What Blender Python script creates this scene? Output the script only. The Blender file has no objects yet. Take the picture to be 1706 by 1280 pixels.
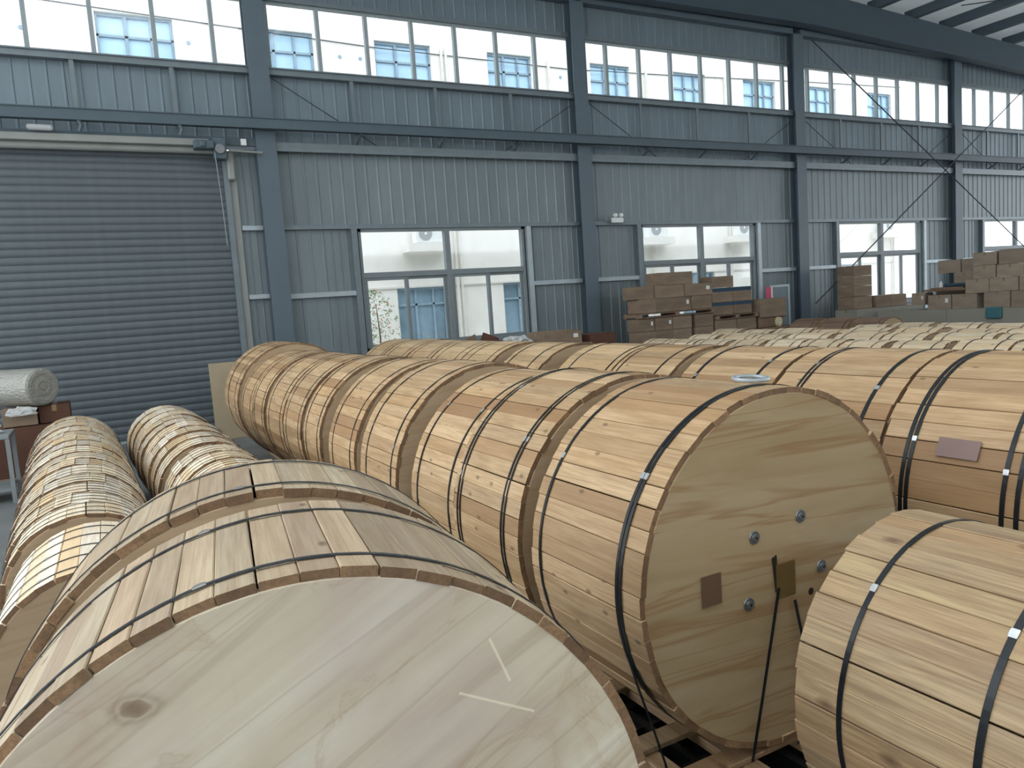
import bpy, bmesh, math, random
from mathutils import Vector, Matrix
random.seed(7)
SC = bpy.context.scene
COL = SC.collection
H = 1.675            # camera height above the floor; heights below are written relative to the camera
PI = math.pi

# ------------------------------------------------------------------ camera
yaw, pitch, roll = .4927, -.1032, -.0687
fw = Vector((math.sin(yaw)*math.cos(pitch), math.cos(yaw)*math.cos(pitch), math.sin(pitch)))
r0 = fw.cross(Vector((0, 0, 1))).normalized(); u0 = r0.cross(fw)
rt = math.cos(roll)*r0 + math.sin(roll)*u0
up = -math.sin(roll)*r0 + math.cos(roll)*u0
cd = bpy.data.cameras.new('camera'); cam = bpy.data.objects.new('camera', cd); COL.objects.link(cam)
M = Matrix((rt, up, -fw)).transposed().to_4x4(); M.translation = Vector((0, 0, H))
cam.matrix_world = M
cd.sensor_width = 36; cd.sensor_fit = 'HORIZONTAL'; cd.lens = 1281/1706*36; cd.clip_start = .05; cd.clip_end = 300
SC.camera = cam

# ------------------------------------------------------------------ world and exposure
W = bpy.data.worlds.new('overcast'); SC.world = W; W.use_nodes = True
bg = W.node_tree.nodes['Background']; bg.inputs[0].default_value = (.92, .965, 1, 1); bg.inputs[1].default_value = 3.0
SC.view_settings.view_transform = 'Standard'; SC.view_settings.look = 'None'
SC.view_settings.exposure = 0.0; SC.view_settings.gamma = 1; SC.view_settings.use_curve_mapping = False

# ------------------------------------------------------------------ helpers
def lin(h):
    h = h.lstrip('#'); o = []
    for i in (0, 2, 4):
        v = int(h[i:i+2], 16)/255
        o.append(v/12.92 if v <= .04045 else ((v+.055)/1.055)**2.4)
    return (*o, 1)

class NB:
    def __init__(s, name, rough=.6, metal=0, spec=.3):
        s.m = bpy.data.materials.new(name); s.m.use_nodes = True
        s.t = s.m.node_tree; s.p = s.t.nodes['Principled BSDF']; s.out = s.t.nodes['Material Output']
        s.p.inputs['Roughness'].default_value = rough; s.p.inputs['Metallic'].default_value = metal
        s.p.inputs['Specular IOR Level'].default_value = spec
    def n(s, typ, **kw):
        o = s.t.nodes.new(typ)
        for k, v in kw.items():
            if hasattr(o, k) and k not in ('inputs',): setattr(o, k, v)
        return o
    def put(s, sock, v):
        if hasattr(v, 'is_output') or isinstance(v, bpy.types.NodeSocket): s.t.links.new(v, sock)
        elif v is not None: sock.default_value = v
    def math(s, op, a, b=None, c=None, clamp=False):
        o = s.n('ShaderNodeMath', operation=op); o.use_clamp = clamp
        s.put(o.inputs[0], a)
        if b is not None: s.put(o.inputs[1], b)
        if c is not None: s.put(o.inputs[2], c)
        return o.outputs[0]
    def vm(s, op, a, b=None, out=0):
        o = s.n('ShaderNodeVectorMath', operation=op); s.put(o.inputs[0], a)
        if b is not None: s.put(o.inputs[1], b)
        return o.outputs[out]
    def obj(s): return s.n('ShaderNodeTexCoord').outputs['Object']
    def mapping(s, v, scale=(1, 1, 1), rot=(0, 0, 0), loc=(0, 0, 0)):
        o = s.n('ShaderNodeMapping'); s.put(o.inputs[0], v)
        o.inputs['Scale'].default_value = scale; o.inputs['Rotation'].default_value = rot; o.inputs['Location'].default_value = loc
        return o.outputs[0]
    def noise(s, v, scale=5, detail=4, rough=.5, dist=0, col=False):
        o = s.n('ShaderNodeTexNoise'); s.put(o.inputs['Vector'], v)
        o.inputs['Scale'].default_value = scale; o.inputs['Detail'].default_value = detail
        o.inputs['Roughness'].default_value = rough; o.inputs['Distortion'].default_value = dist
        return o.outputs['Color' if col else 'Fac']
    def ramp(s, f, stops):
        o = s.n('ShaderNodeValToRGB'); s.put(o.inputs[0], f); e = o.color_ramp.elements
        while len(e) < len(stops): e.new(.5)
        for i, (p, c) in enumerate(stops):
            e[i].position = p; e[i].color = lin(c) if isinstance(c, str) else ((c, c, c, 1) if not isinstance(c, tuple) else c)
        return o.outputs[0]
    def mix(s, f, a, b, mode='MIX'):
        o = s.n('ShaderNodeMix', data_type='RGBA', blend_type=mode)
        s.put(o.inputs[0], f); s.put(o.inputs[6], a); s.put(o.inputs[7], b); return o.outputs[2]
    def bump(s, h, st=.3, d=.004):
        o = s.n('ShaderNodeBump'); o.inputs['Strength'].default_value = st; o.inputs['Distance'].default_value = d
        s.put(o.inputs['Height'], h); s.t.links.new(o.outputs[0], s.p.inputs['Normal'])
    def base(s, c): s.put(s.p.inputs['Base Color'], c); return s.m
    def rnd(s):
        a = s.n('ShaderNodeObjectInfo').outputs['Random']; b = s.n('ShaderNodeNewGeometry').outputs['Random Per Island']
        return s.math('FRACT', s.math('ADD', a, b))

def plain(name, c, rough=.6, metal=0, spec=.3, var=.08, sc=6, bump=0):
    b = NB(name, rough, metal, spec)
    nz = b.noise(b.obj(), sc, 5, .6)
    c = lin(c) if isinstance(c, str) else c
    hi = tuple(min(1, x*(1+var)) for x in c[:3])+(1,); lo = tuple(x*(1-var) for x in c[:3])+(1,)
    if bump: b.bump(nz, bump)
    return b.base(b.ramp(nz, [(.3, lo), (.7, hi)]))

def plank_wood(name, tones, dark, knot=.10, grain=1.0, greyish=0, ks_=(15, 8, 15), kr=.15):
    """boards whose grain runs along local Y; every board gets its own tone and its own cut of the grain"""
    b = NB(name, .55, 0, .45)
    r = b.rnd(); o = b.obj()
    off = b.vm('MULTIPLY', b.n('ShaderNodeCombineXYZ').outputs[0], (1, 1, 1))
    cx = b.n('ShaderNodeCombineXYZ'); b.put(cx.inputs[0], b.math('MULTIPLY', r, 37)); b.put(cx.inputs[1], b.math('MULTIPLY', r, 91)); b.put(cx.inputs[2], b.math('MULTIPLY', r, 53))
    v = b.vm('ADD', o, cx.outputs[0])
    r2 = b.math('FRACT', b.math('MULTIPLY', r, 7.13)); r3 = b.math('FRACT', b.math('MULTIPLY', r, 17.7))
    tone = b.ramp(r2, [(i/(len(tones)-1), t) for i, t in enumerate(tones)])
    g1 = b.noise(b.mapping(v, (26, 2.0, 26)), 1.0*grain, 4, .6, .6)
    g2 = b.noise(b.mapping(v, (160, 5, 160)), 1.0*grain, 3, .6, .3)
    # knots
    vo = b.n('ShaderNodeTexVoronoi', voronoi_dimensions='2D'); b.put(vo.inputs['Vector'], b.mapping(v, ks_)); vo.inputs['Scale'].default_value = 1
    ks = b.math('SUBTRACT', 1, b.math('DIVIDE', vo.outputs['Distance'], kr), clamp=True)
    gate = b.math('GREATER_THAN', b.n('ShaderNodeSeparateColor').outputs[0], .5)
    sp = b.n('ShaderNodeSeparateColor'); b.put(sp.inputs[0], vo.outputs['Color']); gate = b.math('LESS_THAN', sp.outputs[0], knot)
    kn = b.math('MULTIPLY', b.math('POWER', ks, .6), gate)
    c = b.mix(b.math('MULTIPLY', b.ramp(g1, [(.42, 0.0), (.72, 1.0)]), .55), tone, lin(dark))
    c = b.mix(b.math('MULTIPLY', b.ramp(g2, [(.42, 0.0), (.62, 1.0)]), .38), c, lin(dark))
    blot = b.noise(b.mapping(v, (7, 3, 7)), 1, 3, .6, .4)
    c = b.mix(b.math('MULTIPLY', b.ramp(blot, [(.5, 0.0), (.75, 1.0)]), .35), c, lin('#8a7a68') if greyish else lin(dark))
    c = b.mix(b.math('MULTIPLY', kn, .8), c, lin('#543a28'))
    val = b.math('ADD', .80, b.math('MULTIPLY', b.math('POWER', r3, .6), .30))
    hv = b.n('ShaderNodeHueSaturation'); hv.inputs['Saturation'].default_value = .93; b.put(hv.inputs['Value'], val); b.put(hv.inputs['Color'], c)
    b.bump(b.math('ADD', g1, g2), .25, .002)
    return b.base(hv.outputs[0])

def ply(name, cols, rot=0, scale=(1.1, 1, 9), vein=.6, knots=(), scratches=(), stain=0, board=None):
    """plywood disc in local XZ; grain direction turned by rot"""
    b = NB(name, .55, 0, .25); o = b.obj(); r = b.n('ShaderNodeObjectInfo').outputs['Random']
    cx = b.n('ShaderNodeCombineXYZ'); b.put(cx.inputs[0], b.math('MULTIPLY', r, 31)); b.put(cx.inputs[2], b.math('MULTIPLY', r, 17))
    v = b.vm('ADD', b.mapping(o, (1, 1, 1), (0, rot, 0)), cx.outputs[0])
    big = b.noise(b.mapping(v, scale), 1.2, 5, .55, .9)
    fine = b.noise(b.mapping(v, (scale[0]*5, 1, scale[2]*9)), 1, 4, .6, .4)
    c = b.ramp(big, [(.25, cols[0]), (.5, cols[1]), (.75, cols[2])])
    vn = b.noise(b.mapping(v, (scale[0]*.6, 1, scale[2]*1.1), (0, 0, 0), (9, 0, 3)), 1, 3, .5, 1.2)
    band = b.ramp(b.math('ABSOLUTE', b.math('SUBTRACT', vn, .5)), [(0, 1.0), (.035, 0.0)])
    c = b.mix(b.math('MULTIPLY', band, vein), c, lin(cols[3]))
    c = b.mix(b.math('MULTIPLY', fine, .22), c, lin(cols[3]))
    if stain:
        s1 = b.noise(b.mapping(o, (2.2, 2.2, 2.2)), 1.6, 5, .55, 1.2)
        edge = b.ramp(b.math('ABSOLUTE', b.math('SUBTRACT', s1, .56)), [(0, 1.0), (.012, .25), (.05, 0.0)])
        c = b.mix(b.math('MULTIPLY', edge, stain), c, lin('#9c8058')); c = b.mix(b.math('MULTIPLY', b.ramp(s1, [(.56, 0.0), (.60, .35), (.62, .2), (.7, 0.0)]), .8), c, lin('#a88f6c'))
        s2 = b.noise(b.mapping(o, (3, 3, 3), (0, 0, 0), (4, 2, 1)), 1.2, 3, .5, .5)
        c = b.mix(b.math('MULTIPLY', b.ramp(s2, [(.5, 0.0), (.75, 1.0)]), .3), c, lin('#a58c92'))
    sx = b.n('ShaderNodeSeparateXYZ'); b.put(sx.inputs[0], o)
    if board:   # board joints across the disc
        vr = b.n('ShaderNodeSeparateXYZ'); b.put(vr.inputs[0], b.mapping(o, (1, 1, 1), (0, rot, 0)))
        fr = b.math('ABSOLUTE', b.math('SUBTRACT', b.math('FRACT', b.math('DIVIDE', vr.outputs[2], board)), .5))
        c = b.mix(b.math('MULTIPLY', b.math('LESS_THAN', fr, .006), .45), c, lin('#5b4527'))
    for kx, kz, kr in knots:
        d = b.vm('DISTANCE', b.vm('MULTIPLY', b.vm('ADD', o, b.vm('SCALE', b.vm('SUBTRACT', b.noise(b.mapping(o, (1, 1, 1)), 14, 2, .5, 0, True), (.5, .5, .5)), None)), (1, 0, 1)), (kx, 0, kz), out=1) if False else b.vm('DISTANCE', b.vm('MULTIPLY', o, (1, 0, 1.4)), (kx, 0, kz*1.4), out=1)
        wob = b.math('ADD', d, b.math('MULTIPLY', b.math('SUBTRACT', b.noise(o, 22, 2), .5), kr*.9))
        rings = b.ramp(b.math('DIVIDE', wob, kr), [(.0, 1.0), (.32, .75), (.42, .2), (.6, .42), (.8, .1), (1, 0.0)])
        c = b.mix(b.math('MULTIPLY', rings, .75), c, lin('#6b523c'))
    for x0, z0, x1, z1 in scratches:
        L = math.hypot(x1-x0, z1-z0); ux, uz = (x1-x0)/L, (z1-z0)/L; mx, mz = (x0+x1)/2, (z0+z1)/2
        q = b.vm('SUBTRACT', o, (mx, 0, mz))
        al = b.math('ABSOLUTE', b.vm('DOT_PRODUCT', q, (ux, 0, uz), out=1)); ac = b.math('ABSOLUTE', b.vm('DOT_PRODUCT', q, (-uz, 0, ux), out=1))
        k = b.math('MULTIPLY', b.math('LESS_THAN', al, L/2), b.math('SUBTRACT', 1, b.math('DIVIDE', ac, .0035), clamp=True))
        c = b.mix(b.math('MULTIPLY', k, .7), c, lin('#efe3c8'))
    b.bump(fine, .12, .002)
    return b.base(c)

# ------------------------------------------------------------------ materials
MT = {}
MT['plank_grey'] = plank_wood('weathered pale board', ['#c4b090', '#b09c7e', '#cbbb9c', '#a8937a', '#bfa888', '#b5a78c'], '#8c7254', .09, 1, 1)
MT['plank_warm'] = plank_wood('warm pine board', ['#c0a27a', '#b4956c', '#caad84', '#a3825a', '#c5a87f', '#b79669', '#94704a'], '#86643a', .14)
MT['plank_far'] = plank_wood('pine board', ['#c8ab80', '#bea077', '#d1b68b', '#b7976c'], '#947248', .10)
MT['plank_cream'] = plank_wood('cream sawn board', ['#f6e8cc', '#f0dcb8', '#faf3e4', '#f2e2c2', '#e6c48e', '#f7ecd4'], '#d2b48c', .04)
MT['plank_pale'] = plank_wood('pale pine board', ['#e2d0b0', '#dcc6a2', '#ecdcbc', '#d6bc96'], '#b4966e', .08)
MT['plank_old'] = plank_wood('dull brown board', ['#8d7058', '#7f6450', '#957a62'], '#5a4334', .08)
MT['plank_rough'] = plank_wood('knotty rough board', ['#b59c74', '#ab9068', '#9c865f', '#bda57c', '#8b6b48', '#b19066', '#aa956c'], '#6e5034', .3, 1, 1, (9, 4.5, 9), .16)
MT['end_grain'] = plank_wood('sawn end grain', ['#8a6a48', '#77583a', '#9a7650'], '#54402a', .02)
MT['ply_fg'] = ply('pale plywood', ['#b8aa92', '#cbc0aa', '#d8d3c2', '#9c886e'], math.radians(30), (.8, 1, 8), .35,
                   knots=[(-.25, .447, .05)], scratches=[(.302, .431, .334, .347), (.241, .348, .375, .281)], stain=.3)
MT['ply_main'] = ply('yellow plywood', ['#9c8764', '#a99674', '#b4a386', '#8c6640'], math.radians(-3), (.8, 1, 6), .6)
MT['ply_dull'] = ply('dull plywood', ['#a28c70', '#aa9478', '#b29e82', '#8c7050'], math.radians(5), (1, 1, 8), .3)  # duller plywood tone for all the other drum ends
MT['strap'] = plain('blue black steel strap', '#1d2226', .34, .35, .5, .2, 30)
MT['strap_thin'] = plain('grey steel strap', '#3f4347', .32, .5, .5, .2, 30)
MT['clip'] = plain('bright steel clip', '#c9ced2', .3, .85, .5, .1, 40)
MT['label'] = plain('mauve paper', '#85716c', .7, 0, .2, .05)
MT['centre_dark'] = plain('painted hole dark', '#66522f', .8, 0, .15, .12)
MT['label2'] = plain('brown paper', '#67503f', .7, 0, .2, .05)
MT['zinc'] = plain('zinc plated steel', '#7d8082', .42, .7, .5, .15, 30)
MT['hole'] = plain('dark hollow', '#2c2118', .9)
MT['column'] = plain('grey blue steel paint', '#56646d', .45, 0, .4, .05, 3)  # the hazy veil near the windows is mixed into this paint colour
MT['beam_paint'] = plain('deep grey blue steel paint', '#414e57', .5, 0, .3, .05, 3)
MT['girt'] = plain('galvanised steel purlin', '#707b80', .4, .25, .4, .08, 5)
MT['light_steel'] = plain('light galvanised steel', '#a2adb2', .4, .3, .5, .1, 5)
MT['beige_steel'] = plain('beige steel', '#8b8f8b', .5, 0, .3, .08, 3)
MT['rail'] = plain('dark grey steel', '#4f5d65', .5, 0, .3, .06, 3)
MT['frame_win'] = plain('grey aluminium frame', '#767f82', .45, .05, .4, .06, 5)
MT['frame_pale'] = plain('pale aluminium frame', '#8f999c', .45, .0, .4, .05, 5)
MT['cable'] = plain('dark cable', '#3b3d44', .6)
MT['black_plastic'] = plain('black plastic', '#15181a', .45, 0, .4, .2, 12)
MT['blue_plastic'] = plain('dark blue plastic', '#2b4254', .5, 0, .3, .1)
MT['teal_plastic'] = plain('teal plastic', '#3e6a70', .5)
MT['blue_print'] = plain('dark blue print', '#33475a', .7, 0, .2, .1)
MT['white'] = plain('white plastic', '#d8dad8', .5)
MT['red'] = plain('red card', '#c0506a', .6)
MT['yellow_tape'] = plain('pale yellow tape', '#b8b48a', .4)
MT['tape'] = plain('brown packing tape', '#8a7352', .35, 0, .4, .05)
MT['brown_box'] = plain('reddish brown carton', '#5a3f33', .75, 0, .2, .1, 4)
MT['grey_metal'] = plain('grey painted metal', '#7d8486', .5)

def panel_metal(name, c):
    b = NB(name, .42, .15, .4); o = b.obj(); r = b.n('ShaderNodeObjectInfo').outputs['Random']
    nz = b.noise(b.mapping(o, (6, 6, .7)), 1.3, 4, .6, .3); n2 = b.noise(o, 1.1, 3)
    c = lin(c); f = lambda k: tuple(x*k for x in c[:3])+(1,)
    col = b.mix(.5, b.ramp(nz, [(.3, f(.86)), (.7, f(1.12))]), b.ramp(n2, [(.3, f(.9)), (.7, f(1.1))]))
    hv = b.n('ShaderNodeHueSaturation'); b.put(hv.inputs['Value'], b.math('ADD', .94, b.math('MULTIPLY', r, .12))); b.put(hv.inputs['Color'], col)
    return b.base(hv.outputs[0])
MT['cladding'] = panel_metal('pale grey cladding', '#747f83')
MT['cladding_up'] = panel_metal('haze tinted cladding', '#6f7d85')  # bluish haze over the upper wall is put into this colour
MT['shutter'] = panel_metal('slate grey shutter', '#575f64')
MT['roof'] = plain('foil backed roof insulation', '#b4b6b2', .6, .0, .3, .08, 2)

def roof_mat():
    b = NB('white faced roof insulation', .8, 0, .1); nz = b.noise(b.obj(), 1.5, 4)
    c = b.ramp(nz, [(.3, '#b2b5b2'), (.7, '#c6c8c4')]); b.base(c)
    tl = b.n('ShaderNodeBsdfTranslucent'); tl.inputs[0].default_value = (.86, .93, .95, 1); mx = b.n('ShaderNodeMixShader'); mx.inputs[0].default_value = .085
    b.t.links.new(b.p.outputs[0], mx.inputs[1]); b.t.links.new(tl.outputs[0], mx.inputs[2]); b.t.links.new(mx.outputs[0], b.out.inputs[0])
    return b.m
MT['roof'] = roof_mat()
def cardboard(nm='cardboard', a='#79695a', c_='#8c7a68'):
    b = NB(nm, .8, 0, .15); o = b.obj(); r = b.n('ShaderNodeObjectInfo').outputs['Random']
    nz = b.noise(b.mapping(o, (3, 3, 9)), 1, 4)
    c = b.ramp(nz, [(.3, a), (.7, c_)])
    hv = b.n('ShaderNodeHueSaturation'); b.put(hv.inputs['Value'], b.math('ADD', .86, b.math('MULTIPLY', r, .25))); b.put(hv.inputs['Color'], c)
    return b.base(hv.outputs[0])
MT['card'] = cardboard(); MT['card_grey'] = cardboard('greyish cardboard', '#8a7d6e', '#998b7b')
MT['board_panel'] = plain('raw fibreboard', '#a3957c', .75, 0, .2, .07, 3)
MT['grey_board'] = plain('grey fibreboard', '#8f8c82', .75, 0, .2, .05, 3)

def concrete():
    b = NB('concrete floor', .55, 0, .35); o = b.obj()
    n1 = b.noise(o, 1.2, 6, .6); n2 = b.noise(o, 30, 4)
    c = b.mix(b.math('MULTIPLY', n2, .3), b.ramp(n1, [(.3, '#5f6466'), (.7, '#7b7f80')]), lin('#4a4d4e'))
    b.bump(n2, .2); return b.base(c)
MT['concrete'] = concrete()
def render_wall():
    b = NB('cream rendered wall', .9, 0, .1); o = b.obj()
    n1 = b.noise(o, .7, 6, .6, .4); n2 = b.noise(b.mapping(o, (2, 2, .5)), 1.5, 5)
    c = b.mix(b.math('MULTIPLY', b.ramp(n2, [(.5, 0.0), (.8, 1.0)]), .25), b.ramp(n1, [(.3, '#e4dfd6'), (.7, '#f2efe9')]), lin('#c9bfae'))
    return b.base(c)
MT['render'] = render_wall()
MT['blue_glass'] = plain('reflective blue glass', '#aed0e6', .25, .0, .5, .15, .6)
MT['shop_glass'] = plain('dark blue window glass', '#8aa3b2', .15, .2, .6, .3, .9)
MT['frame_out'] = plain('grey blue window frame', '#8ea3b2', .5)
MT['pipe'] = plain('off white pipe', '#d9d5cd', .5)
MT['ground_out'] = plain('pale yard concrete', '#b5b3ac', .9, 0, .1, .1, 2)
MT['leaf'] = plain('dusty green leaf', '#78906a', .7, 0, .2, .3, 9)
MT['leaf_red'] = plain('reddish new leaf', '#b5806a', .7, 0, .2, .2, 9)
MT['bark'] = plain('brown bark', '#6b5a48', .9)

def glass():
    m = bpy.data.materials.new('clear window glass'); m.use_nodes = True; t = m.node_tree; t.nodes.clear()
    o = t.nodes.new('ShaderNodeOutputMaterial'); mx = t.nodes.new('ShaderNodeMixShader'); tr = t.nodes.new('ShaderNodeBsdfTransparent'); gl = t.nodes.new('ShaderNodeBsdfGlossy')
    tr.inputs[0].default_value = (.96, .985, 1, 1); gl.inputs['Roughness'].default_value = .05; mx.inputs[0].default_value = .05
    t.links.new(tr.outputs[0], mx.inputs[1]); t.links.new(gl.outputs[0], mx.inputs[2]); t.links.new(mx.outputs[0], o.inputs[0]); return m
MT['glass'] = glass()
def film(name, c, alpha, rough):
    m = bpy.data.materials.new(name); m.use_nodes = True; p = m.node_tree.nodes['Principled BSDF']
    p.inputs['Base Color'].default_value = lin(c); p.inputs['Alpha'].default_value = alpha; p.inputs['Roughness'].default_value = rough
    t = m.node_tree; n = t.nodes.new('ShaderNodeTexNoise'); n.inputs['Scale'].default_value = 18; b = t.nodes.new('ShaderNodeBump'); b.inputs['Strength'].default_value = .8; b.inputs['Distance'].default_value = .02
    t.links.new(n.outputs[0], b.inputs['Height']); t.links.new(b.outputs[0], p.inputs['Normal']); return m
MT['film'] = film('clear crumpled film', '#e8ecec', .55, .15)
MT['bubble'] = film('bubble wrap film', '#8f8f88', 1, .25)
MT['polycarbonate'] = film('translucent rooflight sheet', '#dfe8ea', .25, .5)

# ------------------------------------------------------------------ mesh helpers
def link(name, me, mat=None, parent=None, kind=None, **props):
    o = bpy.data.objects.new(name, me); COL.objects.link(o)
    if mat is not None and me is not None and not me.materials: me.materials.append(MT[mat] if isinstance(mat, str) else mat)
    if parent is not None: o.parent = parent
    if kind: o['kind'] = kind
    return o
def tag(o, label=None, cat=None, group=None, kind=None):
    if label: o['label'] = label
    if cat: o['category'] = cat
    if group: o['group'] = group
    if kind: o['kind'] = kind
    return o
def empty(name, loc, rz=0, **k):
    o = bpy.data.objects.new(name, None); COL.objects.link(o); o.location = loc; o.rotation_euler = (0, 0, rz); o.empty_display_size = .1
    return tag(o, **k)
def mesh(bm, name='m'):
    me = bpy.data.meshes.new(name); bm.normal_update(); bm.to_mesh(me); bm.free(); return me
def abox(bm, x0, x1, y0, y1, z0, z1):
    v = [bm.verts.new((x, y, z)) for x in (x0, x1) for y in (y0, y1) for z in (z0, z1)]
    for f in ((0, 1, 3, 2), (4, 6, 7, 5), (0, 4, 5, 1), (2, 3, 7, 6), (0, 2, 6, 4), (1, 5, 7, 3)): bm.faces.new([v[i] for i in f])
def boxm(*b, bev=0):
    bm = bmesh.new()
    for q in b: abox(bm, *q)
    if bev: bmesh.ops.bevel(bm, geom=bm.edges[:], offset=bev, segments=1, affect='EDGES')
    bmesh.ops.recalc_face_normals(bm, faces=bm.faces[:])
    return mesh(bm)
def prism(bm, prof, a0, a1, axis='x', cap=True):
    """prof: list of 2-D points; extruded along axis from a0 to a1"""
    def P(a, p):
        return {'x': (a, p[0], p[1]), 'y': (p[0], a, p[1]), 'z': (p[0], p[1], a)}[axis]
    A = [bm.verts.new(P(a0, p)) for p in prof]; B = [bm.verts.new(P(a1, p)) for p in prof]; n = len(prof)
    for i in range(n): bm.faces.new((A[i], A[(i+1) % n], B[(i+1) % n], B[i]))
    if cap: bm.faces.new(A[::-1]); bm.faces.new(B)
def prismm(prof, a0, a1, axis='x'):
    bm = bmesh.new(); prism(bm, prof, a0, a1, axis); bmesh.ops.recalc_face_normals(bm, faces=bm.faces[:]); return mesh(bm)
def tube(bm, pts, r, seg=6):
    pts = [Vector(p) for p in pts]; rings = []
    for i, p in enumerate(pts):
        d = (pts[min(i+1, len(pts)-1)]-pts[max(i-1, 0)]).normalized()
        a = d.cross(Vector((0, 0, 1)) if abs(d.z) < .9 else Vector((1, 0, 0))).normalized(); b = d.cross(a)
        rr = r[i] if isinstance(r, (list, tuple)) else r
        rings.append([bm.verts.new(p+rr*(math.cos(2*PI*k/seg)*a+math.sin(2*PI*k/seg)*b)) for k in range(seg)])
    for A, B in zip(rings, rings[1:]):
        for k in range(seg): bm.faces.new((A[k], A[(k+1) % seg], B[(k+1) % seg], B[k]))
    bm.faces.new(rings[0][::-1]); bm.faces.new(rings[-1])
def tubem(pts, r, seg=6):
    bm = bmesh.new(); tube(bm, pts, r, seg); bmesh.ops.recalc_face_normals(bm, faces=bm.faces[:]); return mesh(bm)
def ribbon(pts, nrm, w, t):
    """flat band through pts; w = width direction vector, thickness along nrm list"""
    bm = bmesh.new(); w = Vector(w); R = []
    for p, n in zip(pts, nrm):
        p = Vector(p); n = Vector(n)
        R.append([bm.verts.new(p-w/2), bm.verts.new(p+w/2), bm.verts.new(p+w/2+n*t), bm.verts.new(p-w/2+n*t)])
    for A, B in zip(R, R[1:]):
        for k in range(4): bm.faces.new((A[k], A[(k+1) % 4], B[(k+1) % 4], B[k]))
    bm.faces.new(R[0][::-1]); bm.faces.new(R[-1]); bmesh.ops.recalc_face_normals(bm, faces=bm.faces[:])
    return mesh(bm)
def lathe(prof, seg=48, axis='y'):
    """prof: (r, a) pairs around the axis"""
    bm = bmesh.new(); R = []
    for r, a in prof:
        if r < 1e-6: R.append([bm.verts.new((0, a, 0) if axis == 'y' else (0, 0, a))]); continue
        R.append([bm.verts.new((r*math.sin(2*PI*k/seg), a, r*math.cos(2*PI*k/seg)) if axis == 'y' else (r*math.cos(2*PI*k/seg), r*math.sin(2*PI*k/seg), a)) for k in range(seg)])
    for A, B in zip(R, R[1:]):
        for k in range(seg):
            a = A[k % len(A)], A[(k+1) % len(A)]; b = B[k % len(B)], B[(k+1) % len(B)]
            if len(A) == 1: bm.faces.new((A[0], b[1], b[0]))
            elif len(B) == 1: bm.faces.new((a[0], a[1], B[0]))
            else: bm.faces.new((a[0], a[1], b[1], b[0]))
    bmesh.ops.recalc_face_normals(bm, faces=bm.faces[:]); return mesh(bm)

_cache = {}
ENDG = {}
def plank_mesh(w, L, t, mat):
    k = ('plank', round(w, 4), round(L, 3), t, mat)
    if k not in _cache:
        h = w/2; c = min(.0022, w*.04)
        me = prismm([(-h*.955, -t), (h*.955, -t), (h, -c), (h-c, 0), (-h+c, 0), (-h, -c)], -L/2, L/2, 'y')
        me.materials.append(MT[mat]); me.materials.append(MT['end_grain']); _cache[k] = me
        for p in me.polygons:
            if abs(p.normal.y) > .9: p.material_index = 1
    return _cache[k]
def disc_mesh(R, t, mat, hole=.0):
    k = ('disc', round(R, 4), t, mat, hole)
    if k not in _cache:
        if hole: pr = [(hole, 0), (R-.002, 0), (R, .002), (R, t), (hole, t), (hole, 0)]
        else: pr = [(0, 0), (R-.002, 0), (R, .002), (R, t), (0, t)]
        me = lathe(pr, 96); me.materials.append(MT[mat]); _cache[k] = me
    return _cache[k]
def ring_mesh(R, w, t, mat):
    k = ('ring', round(R, 4), w, t, mat)
    if k not in _cache:
        me = lathe([(R, -w/2), (R+t, -w/2), (R+t, w/2), (R, w/2), (R, -w/2)], 96); me.materials.append(MT[mat]); _cache[k] = me
    return _cache[k]
def clip_mesh(w):
    k = ('clip', w)
    if k not in _cache:
        me = boxm((-.011, .011, -w*.56, w*.56, 0, .0022), (-.006, .006, -w*.6, w*.6, .0022, .003)); me.materials.append(MT['clip']); _cache[k] = me
    return _cache[k]

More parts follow.
